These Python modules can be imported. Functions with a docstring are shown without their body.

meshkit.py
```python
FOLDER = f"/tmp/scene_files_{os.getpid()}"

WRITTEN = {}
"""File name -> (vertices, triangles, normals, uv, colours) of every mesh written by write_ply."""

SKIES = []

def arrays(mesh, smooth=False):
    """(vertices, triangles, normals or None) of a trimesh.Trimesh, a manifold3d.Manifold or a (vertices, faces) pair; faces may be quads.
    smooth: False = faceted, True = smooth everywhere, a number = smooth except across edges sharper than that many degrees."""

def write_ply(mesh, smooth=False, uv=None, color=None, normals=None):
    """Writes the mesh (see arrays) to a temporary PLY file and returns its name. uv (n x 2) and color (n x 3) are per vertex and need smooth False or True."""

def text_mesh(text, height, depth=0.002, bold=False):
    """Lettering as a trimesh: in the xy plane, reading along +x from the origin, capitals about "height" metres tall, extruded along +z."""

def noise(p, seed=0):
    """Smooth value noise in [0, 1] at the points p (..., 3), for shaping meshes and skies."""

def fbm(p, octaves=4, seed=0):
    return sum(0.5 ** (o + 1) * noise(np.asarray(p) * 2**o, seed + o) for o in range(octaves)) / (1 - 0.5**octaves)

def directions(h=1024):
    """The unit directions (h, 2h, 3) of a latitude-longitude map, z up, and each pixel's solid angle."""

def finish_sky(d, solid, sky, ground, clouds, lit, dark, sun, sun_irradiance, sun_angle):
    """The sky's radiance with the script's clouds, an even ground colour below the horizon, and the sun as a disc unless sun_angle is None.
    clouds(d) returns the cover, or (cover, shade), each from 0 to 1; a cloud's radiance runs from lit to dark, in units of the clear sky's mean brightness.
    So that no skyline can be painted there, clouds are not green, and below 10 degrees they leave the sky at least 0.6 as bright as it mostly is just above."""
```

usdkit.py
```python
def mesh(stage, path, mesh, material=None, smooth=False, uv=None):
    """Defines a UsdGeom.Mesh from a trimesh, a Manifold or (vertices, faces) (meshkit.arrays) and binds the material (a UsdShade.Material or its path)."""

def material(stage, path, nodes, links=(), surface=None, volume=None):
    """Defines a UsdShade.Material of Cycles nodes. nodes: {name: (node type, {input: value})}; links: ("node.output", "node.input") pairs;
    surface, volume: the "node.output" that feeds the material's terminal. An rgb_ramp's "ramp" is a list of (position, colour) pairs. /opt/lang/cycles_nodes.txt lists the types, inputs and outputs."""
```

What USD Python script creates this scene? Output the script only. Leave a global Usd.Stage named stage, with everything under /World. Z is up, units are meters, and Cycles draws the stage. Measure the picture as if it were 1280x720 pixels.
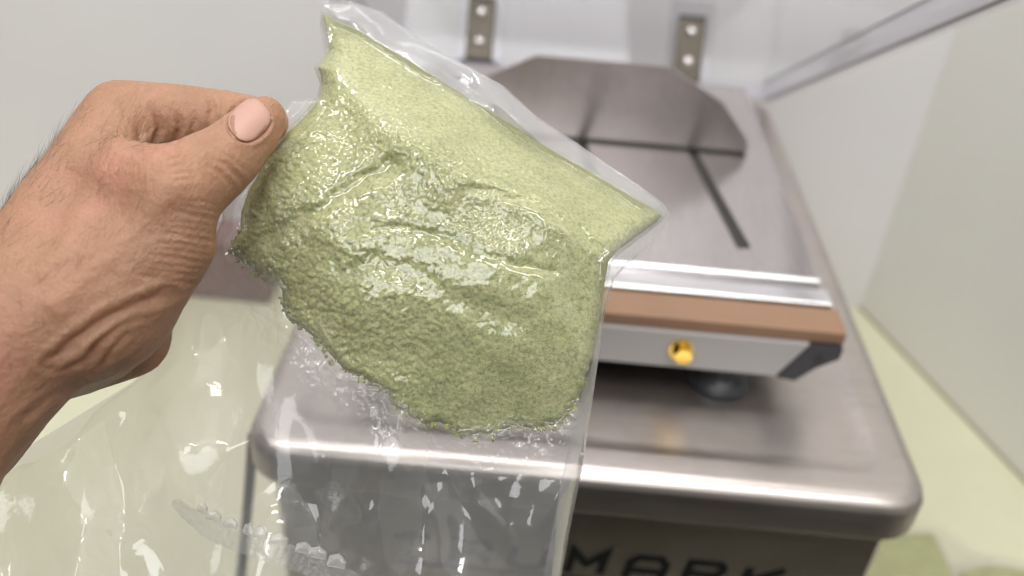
import math, random
import numpy as np, trimesh, usdkit, meshkit
import manifold3d as m3
from manifold3d import Manifold, CrossSection
from scipy.interpolate import RBFInterpolator, LinearNDInterpolator
from scipy.spatial import Delaunay, cKDTree
from shapely.geometry import Polygon, LineString, Point, MultiPoint
import shapely
from pxr import Usd, UsdGeom, UsdLux, UsdShade, Gf, Sdf, Vt

stage = Usd.Stage.CreateInMemory()
UsdGeom.SetStageUpAxis(stage, UsdGeom.Tokens.z)
UsdGeom.SetStageMetersPerUnit(stage, 1.0)
UsdGeom.Xform.Define(stage, '/World')
UsdGeom.Scope.Define(stage, '/World/Looks')

# ------------------------------------------------------------------ camera
F = 1150.0                                   # focal length in photo pixels (1280 wide)
H = 0.34                                     # height of the machine's top above the counter
C0 = np.array([-0.0432, -0.3770, 0.3803 + H])
PITCH, YAW, ROLL = 0.60171, -0.01949, 0.07830
_f = np.array([math.sin(YAW) * math.cos(PITCH), math.cos(YAW) * math.cos(PITCH), -math.sin(PITCH)])
_r = np.cross(_f, [0, 0, 1]); _r /= np.linalg.norm(_r)
_u = np.cross(_r, _f)
CR = _r * math.cos(ROLL) + _u * math.sin(ROLL)
CU = -_r * math.sin(ROLL) + _u * math.cos(ROLL)
CF = _f
cam = UsdGeom.Camera.Define(stage, '/World/camera')
M = Gf.Matrix4d(*[float(x) for row in ([*CR, 0], [*CU, 0], [*(-CF), 0], [*C0, 1]) for x in row])
cam.AddTransformOp().Set(M)
cam.CreateHorizontalApertureAttr(36.0); cam.CreateVerticalApertureAttr(36.0 * 9 / 16)
cam.CreateFocalLengthAttr(36.0 * F / 1280)
cam.CreateClippingRangeAttr(Gf.Vec2f(0.01, 50))
cam.CreateFStopAttr(7.0); cam.CreateFocusDistanceAttr(0.302)
cam.CreateExposureAttr(0.40)

# ------------------------------------------------------------------ unseen lamps and added fill
def rect_light(name, loc, target, w, h, power, color=(1, .97, .93)):
    L = UsdLux.RectLight.Define(stage, '/World/' + name)
    L.CreateWidthAttr(w); L.CreateHeightAttr(h); L.CreateIntensityAttr(power); L.CreateColorAttr(Gf.Vec3f(*color))
    z = np.array(loc, float) - np.array(target, float); z /= np.linalg.norm(z)
    x = np.cross([0, 1, 0.01], z); x /= np.linalg.norm(x); y = np.cross(z, x)
    L.AddTransformOp().Set(Gf.Matrix4d(*[float(v) for row in ([*x, 0], [*y, 0], [*z, 0], [*loc, 1]) for v in row]))
    return L
rect_light('unseen_ceiling_lamp', (0.10, 0.55, 2.35), (0.1, 0.2, 0), 1.3, 0.16, 19, (1, .975, .95))  # three tubes out of view overhead, placed to put glints on the film
rect_light('unseen_ceiling_lamp_001', (-0.9, -0.35, 2.35), (-0.3, 0.2, 0.3), 1.3, 0.16, 19, (1, .975, .95))
rect_light('unseen_ceiling_lamp_002', (0.55, -0.95, 2.35), (0, 0.2, 0.3), 1.3, 0.16, 19, (1, .975, .95))
rect_light('added_overhead_fill', (0, -.4, 2.6), (0, -.4, 0), 5.0, 5.0, .42, (1, .985, .97))  # added fill panel: soft overall light and a pale overhead for reflections
rect_light('unseen_rear_light', (-0.45, -2.0, 2.15), (0, 0.2, 0.3), 1.6, 1.1, 3.4, (.97, .985, 1))  # out of view behind the camera, lights the bag folds and the hand

# ------------------------------------------------------------------ helpers
def at(px, py, n, d):
    v = CR * (px - 640) / F - CU * (py - 360) / F + CF
    n = np.array(n, float)
    return C0 + v * ((d - n @ C0) / (n @ v))
def atz(px, py, z): return at(px, py, (0, 0, 1), z)
def aty(px, py, y): return at(px, py, (0, 1, 0), y)
def cs(p):
    """(px, py, depth) rows to world points"""
    p = np.atleast_2d(np.asarray(p, float))
    return C0 + p[:, 2:3] * (CF + CR * (p[:, 0:1] - 640) / F - CU * (p[:, 1:2] - 360) / F)
def to_px(v):
    d = np.asarray(v) - C0
    z = d @ CF
    return np.stack([640 + F * (d @ CR) / z, 360 - F * (d @ CU) / z, z], -1)

used = {}
def numbered(parent, name):
    k = used.get((parent, name), 0); used[(parent, name)] = k + 1
    return f'{parent}/{name}' + (f'_{k:03d}' if k else '')
def tag(p, label=None, cat=None, group=None, kind=None):
    p = p.GetPrim() if hasattr(p, 'GetPrim') else p
    for k, v in (('label', label), ('category', cat), ('group', group), ('kind', kind)):
        if v: p.SetCustomDataByKey(k, v)
    return p
def thing(name, label, cat, loc=(0, 0, 0), group=None):
    x = UsdGeom.Xform.Define(stage, numbered('/World', name)); x.AddTranslateOp().Set(Gf.Vec3d(*map(float, loc)))
    tag(x, label, cat, group)
    x.loc = np.array(loc, float)
    return x
BASE = {}
def part(name, mesh, mat, parent=None, smooth=False, base=None, label=None):
    """world-space mesh -> a Mesh prim under parent (vertices made relative to the parent's base)"""
    pp = str(parent.GetPath()) if parent is not None else '/World'
    v, f = mesh_vf(mesh)
    b = BASE.get(pp, np.zeros(3))
    path = numbered(pp, name)
    m = usdkit.mesh(stage, path, trimesh.Trimesh(v - b, f, process=False), mat, smooth=smooth)
    BASE[path] = b
    if label: tag(m, label)
    return m
def mesh_vf(m):
    if hasattr(m, 'to_mesh'):
        q = m.to_mesh(); return np.array(q.vert_properties[:, :3], float), np.array(q.tri_verts, int)
    if isinstance(m, (tuple, list)): return np.asarray(m[0], float), np.asarray(m[1], int)
    return np.array(m.vertices, float), np.array(m.faces, int)
def start(name, label, cat, loc=(0, 0, 0), group=None):
    t = thing(name, label, cat, loc, group); BASE[str(t.GetPath())] = np.array(loc, float); return t
def box(x0, x1, y0, y1, z0, z1): return Manifold.cube((x1 - x0, y1 - y0, z1 - z0)).translate((x0, y0, z0))
def rbox(x0, x1, y0, y1, z0, z1, r=.002, n=8):
    s = Manifold.sphere(r, n)
    return Manifold.batch_hull([s.translate((x, y, z)) for x in (x0 + r, x1 - r) for y in (y0 + r, y1 - r) for z in (z0 + r, z1 - r)])
def cyl(r, h, n=40, r2=None): return Manifold.cylinder(h, r, r2 if r2 else r, n)
def prism_y(pts_xz, y0, y1):
    c = CrossSection([[(x, z) for x, z in pts_xz]], m3.FillRule.NonZero)
    return c.extrude(y1 - y0).rotate((90, 0, 0)).translate((0, y1, 0))
def prism_z(pts, z0, z1): return CrossSection([pts], m3.FillRule.NonZero).extrude(z1 - z0).translate((0, 0, z0))
def fbm(p, o=4, seed=0): return meshkit.fbm(np.asarray(p, float), o, seed)

def mat(name, nodes, links=(), surface='p.BSDF', volume=None):
    return usdkit.material(stage, '/World/Looks/' + name, nodes, links, surface=surface, volume=volume)

# ------------------------------------------------------------------ materials
def paint(name, c, rough=.5, var=.04, scale=6, bump=.0, bscale=300):
    a = [max(0, x * (1 - var)) for x in c]; b = [x * (1 + var) for x in c]
    nodes = {'g': ('geometry', {}), 'n': ('noise_texture', {'scale': scale, 'detail': 5, 'roughness': .6}),
             'r': ('rgb_ramp', {'ramp': [(.3, a), (.7, b)]}), 'p': ('principled_bsdf', {'roughness': rough})}
    links = [('g.position', 'n.vector'), ('n.fac', 'r.fac'), ('r.color', 'p.base_color')]
    if bump:
        nodes['n2'] = ('noise_texture', {'scale': bscale, 'detail': 3}); nodes['b'] = ('bump', {'strength': bump, 'distance': .001})
        links += [('g.position', 'n2.vector'), ('n2.fac', 'b.height'), ('b.normal', 'p.normal')]
    return mat(name, nodes, links)
def metal(name, c, rough=.25, stretch=(4, 500, 500), streak=.08, bump=.05, aniso=0.0):
    return mat(name, {
        'g': ('geometry', {}), 'm': ('mapping', {'scale': stretch}), 'n': ('noise_texture', {'scale': 1.0, 'detail': 4, 'roughness': .6}),
        'n2': ('noise_texture', {'scale': 9.0, 'detail': 5, 'roughness': .65}),
        'r': ('map_range', {'from_min': .3, 'from_max': .7, 'to_min': rough * (1 - 2.5 * streak), 'to_max': rough * (1 + 2.5 * streak)}),
        's': ('math', {'math_type': 'multiply_add', 'value2': .16, 'value3': -.08}), 'ad': ('math', {'math_type': 'add', 'use_clamp': True}),
        'c': ('rgb_ramp', {'ramp': [(.25, [x * .95 for x in c]), (.75, [min(1, x * 1.05) for x in c])]}),
        'b': ('bump', {'strength': bump, 'distance': .0004}),
        'p': ('principled_bsdf', {'metallic': 1.0, 'anisotropic': aniso})},
        [('g.position', 'm.vector'), ('m.vector', 'n.vector'), ('g.position', 'n2.vector'), ('n.fac', 'r.value'), ('n2.fac', 's.value1'), ('r.result', 'ad.value1'), ('s.value', 'ad.value2'),
         ('ad.value', 'p.roughness'), ('n2.fac', 'c.fac'), ('c.color', 'p.base_color'), ('n.fac', 'b.height'), ('b.normal', 'p.normal')])

WALL = paint('wall_paint', (.80, .78, .795), .55, .02, 3, .12, 220)
WALL_R = paint('wall_paint_green', (.765, .76, .72), .5, .02, 3, .12, 220)
COUNTER = mat('counter_laminate', {
    'g': ('geometry', {}), 'n': ('noise_texture', {'scale': 7, 'detail': 6, 'roughness': .6}), 'n2': ('noise_texture', {'scale': 260, 'detail': 2}),
    'r': ('rgb_ramp', {'ramp': [(.3, (.60, .595, .43)), (.7, (.65, .64, .475))]}), 'p': ('principled_bsdf', {'roughness': .22}),
    'b': ('bump', {'strength': .06, 'distance': .0005})},
    [('g.position', 'n.vector'), ('g.position', 'n2.vector'), ('n.fac', 'r.fac'), ('r.color', 'p.base_color'), ('n2.fac', 'b.height'), ('b.normal', 'p.normal')])
STEEL_TOP = metal('brushed_steel', (.59, .54, .51), .33, (9, 500, 500), .02, .01)
STEEL_BODY = metal('body_steel', (.52, .465, .42), .38, (12, 600, 600), .04, .02)
STEEL_MIRROR = metal('polished_steel', (.66, .625, .615), .20, (500, 8, 500), .04, .01)
STEEL_PLATE = metal('pusher_plate_steel', (.56, .51, .495), .30, (500, 500, 8), .006, .001)
CHROME = metal('polished_aluminium', (.93, .92, .93), .2, (8, 500, 500), .1, .02)
HINGE = metal('hinge_steel', (.115, .10, .08), .34, (500, 500, 12), .08)
BOLT = metal('bolt_steel', (.70, .67, .64), .16)
BRASS = metal('brass', (.80, .55, .13), .16)
TEFLON = paint('brown_teflon', (.285, .168, .10), .42, .05, 40, .15, 900)
WHITE_METAL = paint('grey_white_enamel', (.435, .42, .41), .4, .02, 10)
DARK_PLASTIC = paint('dark_grey_plastic', (.035, .035, .042), .35, .1, 60, .2, 1200)
RUBBER = paint('black_rubber', (.022, .024, .028), .42, .15, 60, .2, 900)
SLOT = paint('dark_slot', (.035, .033, .028), .5)
INK = paint('black_ink', (.010, .010, .012), .3)
MAUVE = paint('mauve_card', (.25, .175, .175), .5, .12, 30)
LID_GLASS = mat('acrylic', {'p': ('principled_bsdf', {'base_color': (.93, .93, .96), 'roughness': .03, 'ior': 1.47, 'transmission_weight': 1.0})})
def pane(name, tint, rough=.05, haze=.0, hazecol=(.8, .8, .82), ior=1.5, bump=None):
    nodes = {'t': ('transparent_bsdf', {'color': tint}), 'gl': ('glossy_bsdf', {'color': (1, 1, 1), 'roughness': rough}), 'lw': ('layer_weight', {'blend': .5}), 'pw': ('math', {'math_type': 'power', 'value2': 5.0}), 'fr': ('math', {'math_type': 'multiply_add', 'value2': 1 - ((ior - 1) / (ior + 1)) ** 2, 'value3': ((ior - 1) / (ior + 1)) ** 2}),
             'd': ('diffuse_bsdf', {'color': hazecol}), 'tl': ('translucent_bsdf', {'color': hazecol}), 'dm': ('mix_closure', {'fac': .5}),
             'hm': ('mix_closure', {'fac': haze}), 'm': ('mix_closure', {})}
    links = [('d.BSDF', 'dm.closure1'), ('tl.BSDF', 'dm.closure2'), ('t.BSDF', 'hm.closure1'), ('dm.closure', 'hm.closure2'),
             ('hm.closure', 'm.closure1'), ('gl.BSDF', 'm.closure2'), ('lw.facing', 'pw.value1'), ('pw.value', 'fr.value1'), ('fr.value', 'm.fac')]
    if bump:
        nodes['g'] = ('geometry', {}); nodes['n'] = ('noise_texture', {'scale': bump[0], 'detail': 3, 'distortion': .6}); nodes['b'] = ('bump', {'strength': bump[1], 'distance': bump[2]})
        links += [('g.position', 'n.vector'), ('n.fac', 'b.height'), ('b.normal', 'gl.normal'), ('b.normal', 'fr.normal')]
        links = [l for l in links if l[1] != 'fr.normal']
    return mat(name, nodes, links, surface='m.closure')
LID_PANE = pane('acrylic_sheet', (.96, .96, .97), .02)
FILM = pane('clear_film', (.985, .985, .985), .055, .115, (.86, .86, .87), 1.66, (420, .06, .0012))
SEAL = pane('heat_seal_film', (.95, .95, .97), .22, .42, (.62, .62, .68), 1.45)
BAND = pane('crimped_band_film', (.985, .985, .985), .10, .24, (.80, .80, .80), 1.5, (900, .6, .001))
POWDER = mat('green_powder', {
    'g': ('geometry', {}),
    'n1': ('noise_texture', {'scale': 60, 'detail': 4, 'roughness': .6}), 'n2': ('noise_texture', {'scale': 780, 'detail': 4, 'roughness': .75}),
    'v': ('voronoi_texture', {'scale': 520}),
    'r1': ('rgb_ramp', {'ramp': [(.25, (.325, .35, .145)), (.5, (.415, .435, .20)), (.75, (.49, .50, .265))]}),
    'r2': ('rgb_ramp', {'ramp': [(.30, (.38, .40, .28)), (.5, (.98, .98, .95)), (.70, (1.52, 1.46, 1.5))]}),
    'mx': ('mix', {'mix_type': 'multiply', 'fac': .85}),
    'sp': ('rgb_ramp', {'ramp': [(.0, (0, 0, 0)), (.90, (0, 0, 0)), (.93, (1, 1, 1))]}), 'sc': ('separate_color', {}),
    'm2': ('mix', {'mix_type': 'mix', 'color2': (.55, .50, .27)}), 'mf': ('math', {'math_type': 'multiply', 'value2': .5}),
    'b': ('bump', {'strength': .8, 'distance': .0010}), 'p': ('principled_bsdf', {'roughness': .8, 'specular_ior_level': .25})},
    [('g.position', 'n1.vector'), ('g.position', 'n2.vector'), ('g.position', 'v.vector'), ('n1.fac', 'r1.fac'), ('n2.fac', 'r2.fac'), ('r1.color', 'mx.color1'), ('r2.color', 'mx.color2'),
     ('v.color', 'sc.color'), ('sc.r', 'sp.fac'), ('sp.color', 'mf.value1'), ('mx.color', 'm2.color1'), ('mf.value', 'm2.fac'), ('m2.color', 'p.base_color'), ('n2.fac', 'b.height'), ('b.normal', 'p.normal')])
SKIN = mat('skin', {
    'g': ('geometry', {}), 'n': ('noise_texture', {'scale': 24, 'detail': 6, 'roughness': .68}), 'n2': ('noise_texture', {'scale': 900, 'detail': 4, 'roughness': .7}),
    'mp': ('mapping', {'rotation': (0.3, 0.2, 0.9), 'scale': (900, 260, 500)}), 'n3': ('noise_texture', {'scale': 1, 'detail': 3, 'distortion': .5}),
    'r': ('rgb_ramp', {'ramp': [(.3, (.285, .155, .09)), (.5, (.355, .192, .115)), (.7, (.43, .205, .142))]}),
    'r2': ('rgb_ramp', {'ramp': [(.3, (.88, .85, .83)), (.65, (1.05, 1.05, 1.05))]}), 'mx': ('mix', {'mix_type': 'multiply', 'fac': .8}),
    'ad': ('math', {'math_type': 'add'}),
    'b': ('bump', {'strength': .6, 'distance': .0006}),
    'p': ('principled_bsdf', {'roughness': .5, 'specular_ior_level': .45, 'subsurface_weight': .22, 'subsurface_scale': .004, 'subsurface_radius': (1.0, .35, .18)})},
    [('g.position', 'n.vector'), ('g.position', 'n2.vector'), ('g.position', 'mp.vector'), ('mp.vector', 'n3.vector'), ('n.fac', 'r.fac'), ('n2.fac', 'r2.fac'), ('r.color', 'mx.color1'), ('r2.color', 'mx.color2'),
     ('mx.color', 'p.base_color'), ('n2.fac', 'ad.value1'), ('n3.fac', 'ad.value2'), ('ad.value', 'b.height'), ('b.normal', 'p.normal')])
NAIL = mat('nail', {'p': ('principled_bsdf', {'base_color': (.50, .265, .205), 'roughness': .4, 'subsurface_weight': .2, 'subsurface_scale': .002})})
HAIR = mat('hair', {'p': ('principled_bsdf', {'base_color': (.018, .014, .012), 'roughness': .4})})

# ------------------------------------------------------------------ setting
YB = 0.70                                     # back wall
c1 = np.array([0.4235, YB]); c2 = atz(1280, 600, 0)[:2]
d = (c2 - c1) / np.linalg.norm(c2 - c1); c3 = c1 + d * 2.2
nrm = np.array([-d[1], d[0]])
if nrm @ np.array([1, 0]) < 0: nrm = -nrm
tag(part('counter', box(-2.2, 1.9, -.11, YB + .1, -.04, 0), COUNTER), kind='structure')
tag(part('back_wall', box(-2.2, c1[0] + .08, YB, YB + .1, 0.0005, 2.4), WALL), kind='structure')
rw = prism_z([tuple(c1), tuple(c3), tuple(c3 + nrm * .1), tuple(c1 + nrm * .1)], .0005, 2.4)
if rw.volume() < 1e-6: rw = prism_z([tuple(c1), tuple(c1 + nrm * .1), tuple(c3 + nrm * .1), tuple(c3)], .0005, 2.4)
tag(part('right_wall', rw, WALL_R), kind='structure')
sq = [tuple(c1 - nrm * .0), tuple(c3), tuple(c3 - nrm * .003), tuple(c1 - nrm * .003)]
if Polygon(sq).exterior.is_ccw is False: sq = sq[::-1]
tag(part('wall_seam', prism_z([tuple(map(float, q)) for q in sq], .0004, .003), paint('sealant', (.34, .33, .22), .6)), kind='structure')

# ------------------------------------------------------------------ machine
T = H
mach = start('packing_machine', 'brushed stainless steel tabletop packing machine with black lettering and open clear lid', 'machine', (0, .28, 0))
def rrect(x0, x1, y0, y1, r, n=10):
    return Polygon([(x0 + r, y0 + r), (x1 - r, y0 + r), (x1 - r, y1 - r), (x0 + r, y1 - r)]).buffer(r, quad_segs=n)
def loft(polys_z, cap=True):
    """stack of same-count rings [(shapely polygon, z)] -> closed mesh"""
    rings = []
    n = 200
    for pg, z in polys_z:
        e = pg.exterior; k0 = e.project(Point(0, -9))
        pts = [e.interpolate((k0 + e.length * i / n) % e.length) for i in range(n)]
        rings.append(np.array([(p.x, p.y, z) for p in pts]))
    v = np.vstack(rings); f = []
    for a in range(len(rings) - 1):
        for i in range(n):
            j = (i + 1) % n
            f += [(a * n + i, a * n + j, (a + 1) * n + j), (a * n + i, (a + 1) * n + j, (a + 1) * n + i)]
    for a, flip in ((0, True), (len(rings) - 1, False)):
        c = len(v); v = np.vstack([v, rings[a].mean(0)])
        for i in range(n):
            j = (i + 1) % n
            f.append((c, a * n + j, a * n + i) if flip else (c, a * n + i, a * n + j))
    m = trimesh.Trimesh(v, np.array(f), process=False)
    trimesh.repair.fix_normals(m)
    return m
X0, X1, Y0, Y1 = -.2, .2, -.006, .585
prof = []                                     # (inset, z) of the pressed top: lip, round edge, rim, shallow well
prof += [(.004, T - .030), (.0008, T - .029), (0, T - .027), (0, T - .012)]
for k in range(1, 8):
    a = k / 7 * math.pi / 2
    prof.append((.011 * (1 - math.cos(a)), T - .011 + .011 * math.sin(a)))
prof += [(.024, T), (.0255, T - .0003), (.029, T - .0011), (.032, T - .0016), (.036, T - .0018)]
def orient(m):
    if m.volume < 0: m.invert()
    return m
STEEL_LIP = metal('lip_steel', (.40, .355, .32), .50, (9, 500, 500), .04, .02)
ring_ = lambda q: orient(loft([(rrect(X0 + i, X1 - i, Y0 + i, Y1 - i, max(.026 - i * .45, .006)), z) for i, z in q]))
lip = ring_(prof[:7] + [(prof[6][0] + .002, prof[6][1] + .0003)])
top = ring_([(prof[6][0] + .003, prof[6][1] - .0004), (prof[6][0] + .0003, prof[6][1] + .0001)] + prof[7:])
part('pressed_top', top, STEEL_TOP, mach, smooth=40)
part('lip', lip, STEEL_LIP, mach, smooth=40)
part('body_front', rbox(-.186, .1865, .012, .02, .012, T - .031, .003), STEEL_BODY, mach, smooth=40)
part('body_shell', rbox(-.1885, .189, .0145, .57, .012, T - .0305, .004), STEEL_TOP, mach, smooth=40)
for x in (-.15, .15):
    for y in (.06, .52): part('rubber_foot', cyl(.018, .0125).translate((x, y, 0)), RUBBER, mach, smooth=40)
# lettering
G = {'M': [[(0, -.05), (0, 1), (.55, .42), (1.1, 1), (1.1, 0)]], 'A': [[(0, -.05), (0, .72), (.25, 1), (.95, 1), (1.2, .72), (1.2, 0)], [(0, .36), (1.2, .36)]],
     'R': [[(0, -.05), (0, 1), (.95, 1), (1.12, .84), (1.12, .64), (.95, .46), (0, .46)], [(.72, .46), (1.12, .2), (1.12, 0)]], 'K': [[(0, -.05), (0, 1)], [(1.15, 1), (.4, .52), (.12, .52)], [(.4, .52), (1.15, 0)]],
     'T': [[(-.1, 1), (1.15, 1)], [(.52, 1), (.52, -.05)]], 'U': [[(0, 1), (0, .22), (.2, 0), (.9, 0), (1.1, .22), (1.1, 1)]]}
LH, LW = .0215, .0192
pm0 = aty(706, 713, .012); pk1 = aty(990, 727, .012)
pitch = (pk1[0] - pm0[0]) / 3.86
xs = pm0[0] + .0015
zbase = H - .1035
for k, ch in enumerate('TRUMARK'):
    g = shapely.union_all([LineString(l).buffer(.145, cap_style='flat', join_style='mitre') for l in G[ch]])
    g = shapely.affinity.affine_transform(g, [LW * .98, .0025, 0, LH * .92, xs + (k - 3) * pitch, zbase])
    m = trimesh.util.concatenate([trimesh.creation.extrude_polygon(q, .0006, engine='earcut') for q in getattr(g, 'geoms', [g])])
    v = np.array(m.vertices); m = trimesh.Trimesh(np.stack([v[:, 0], .0122 - v[:, 2], v[:, 1]], 1), m.faces, process=False)
    part('letter', m, INK, mach)
ul = box(xs - 3 * pitch, xs + 1.9 * pitch, .0114, .0122, zbase - .0075, zbase - .0047)
part('lettering_rule', ul, INK, mach)
# cord down the left side
cord = [(316, 545, .0), (313, 590, .0), (309, 640, .0), (303, 700, 0), (297, 760, 0)]
def tube(pts, r, n=12):
    pts = np.asarray(pts, float); r = np.broadcast_to(r, len(pts))
    out = [Manifold.batch_hull([Manifold.sphere(float(r[i]), n).translate(tuple(map(float, pts[i]))), Manifold.sphere(float(r[i + 1]), n).translate(tuple(map(float, pts[i + 1])))]) for i in range(len(pts) - 1)]
    return Manifold.batch_boolean(out, m3.OpType.Add)
cp = [aty(px, py, .03) for px, py, _ in cord]
part('power_cord', tube(cp, .0035), RUBBER, mach, smooth=50)
# lid: open clear box, hinged on the back edge
ANG = math.radians(28.85)
def lidpt(x, s, t):                           # s along the side rim towards the viewer, t outwards (up)
    o = np.array([0, .5655, T + .004])
    return o + np.array([x, 0, 0]) + s * np.array([0, -math.cos(ANG), math.sin(ANG)]) + t * np.array([0, math.sin(ANG), math.cos(ANG)])
def lidbox(x0, x1, s0, s1, t0, t1, r=.0015):
    s = Manifold.sphere(r, 8)
    return Manifold.batch_hull([s.translate(tuple(lidpt(x, a, b))) for x in (x0 + r, x1 - r) for a in (s0 + r, s1 - r) for b in (t0 + r, t1 - r)])
LT = .011; LD = .56; LHt = .13
lid = part('lid', lidbox(-.2, .2, 0, LT, 0, LHt), LID_PANE, mach, smooth=35)
lidp = lid
part('side_wall', lidbox(.2 - LT, .2, LT + .0005, LD - LT, 0, LHt), LID_PANE, lidp, smooth=35)
part('side_wall', lidbox(-.2, -.2 + LT, LT + .0005, LD - LT, 0, LHt), LID_PANE, lidp, smooth=35)
part('front_wall', lidbox(-.2, .2, LD - LT + .0005, LD, 0, LHt), LID_PANE, lidp, smooth=35)
part('top_panel', lidbox(-.2, .2, 0, LD, LHt + .0005, LHt + .008), LID_PANE, lidp, smooth=35)
RIM = pane('acrylic_edge', (.97, .965, .98), .10, .42, (.92, .91, .96), 1.49)
GASKET = paint('grey_gasket', (.22, .21, .23), .4)
part('edge_line', lidbox(.1855, .1872, LT + .006, LD - .01, .0165, .0182, .0005), GASKET, lidp)
part('edge_line', lidbox(.1885, .1915, LT + .006, LD - .01, -.0022, -.0008, .0005), GASKET, lidp)
part('rim', lidbox(.2 - LT - .003, .2 + .002, LT + .004, LD, -.001, .018, .002), RIM, lidp, smooth=35)
part('rim', lidbox(-.2 - .002, -.2 + LT + .003, LT + .004, LD, -.001, .018, .002), RIM, lidp, smooth=35)
part('rim', lidbox(-.202, .202, -.002, LT + .0035, -.001, .017, .002), RIM, lidp, smooth=35)
nb = np.array([0, -math.cos(ANG), math.sin(ANG)]); o0 = lidpt(0, LT, 0)
def on_back(px, py, off=0): return at(px, py, nb, nb @ (o0 + nb * off))
def back_st(px, py):
    q = on_back(px, py); return q[0], (q - o0) @ np.array([0, math.sin(ANG), math.cos(ANG)])
for cx0, cx1, cyt, cyb, bolts in ((587, 618, 4, 76, [(603, 19), (600, 55)]), (843, 879, 27, 104, [(867, 43), (861, 80)])):
    xa, ta = back_st((cx0 + cx1) / 2 + 2, cyt); xb, tb = back_st((cx0 + cx1) / 2 - 5, cyb)
    xc = (xa + xb) / 2; w = .0145
    hp = lidbox(xc - w, xc + w, LT + .0088, LT + .0118, tb, ta, .0012)
    h = part('hinge_leaf', hp, HINGE, mach, smooth=35)
    part('mount_block', lidbox(xc - w - .009, xc + w + .010, LT + .0005, LT + .0083, tb - .004, ta + .02), LID_PANE, lidp, smooth=35)
    part('barrel', tube([lidpt(xc - w - .002, LT + .007, tb - .005), lidpt(xc + w + .002, LT + .007, tb - .005)], .0052), DARK_PLASTIC, h, smooth=40)
    part('top_cap', lidbox(xc - w, xc + w, LT + .0088, LT + .0135, ta + .0004, ta + .004, .001), DARK_PLASTIC, h, smooth=35)
    for bx, by in bolts:
        x, t = back_st(bx, by)
        b0 = lidpt(xc, LT + .0118, t)
        s = Manifold.sphere(.0062, 28).scale((1, 1, .7))
        s = s.trim_by_plane((0, 0, 1), 0)
        s = s.rotate((90 - math.degrees(ANG), 0, 0)).translate(tuple(b0))
        part('bolt', s, BOLT, h, smooth=50)

# ------------------------------------------------------------------ the sealing platform standing on the machine
ZT = T + .055
plat = start('sealing_platform', 'flat steel sealing platform with brown front bar standing on the packing machine', 'sealing platform', (0, .27, T))
XR, XL = .1512, -.1512
YF = .0795
sl = np.array([atz(865, 190, ZT)[:2], atz(930, 310, ZT)[:2]])
sdir = (sl[1] - sl[0]) / np.linalg.norm(sl[1] - sl[0])
trayb = box(XL + .004, XR - .004, .1372, .47, ZT - .012, ZT)
slots = []
for a in (sl[0], sl[0] + np.array([-.0905, 0])):
    nn = np.array([-sdir[1], sdir[0]]); b = a + sdir * .148; a2 = a - sdir * .125
    q = [a2 - nn * .0036, b - nn * .0050, b + nn * .0050, a2 + nn * .0036]
    if Polygon(q).exterior.is_ccw is False: q = q[::-1]
    slots.append([tuple(map(float, z)) for z in q])
cut = trayb
for q in slots: cut = cut - prism_z(q, ZT - .005, ZT + .01)
tr = part('tray', cut, STEEL_MIRROR, plat)
for q in slots:
    ins = Polygon(q).buffer(-.0002)
    part('slot_strip', prism_z([tuple(z) for z in shapely.geometry.polygon.orient(ins).exterior.coords[:-1]], ZT - .0049, ZT - .0022), SLOT, tr)
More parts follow.
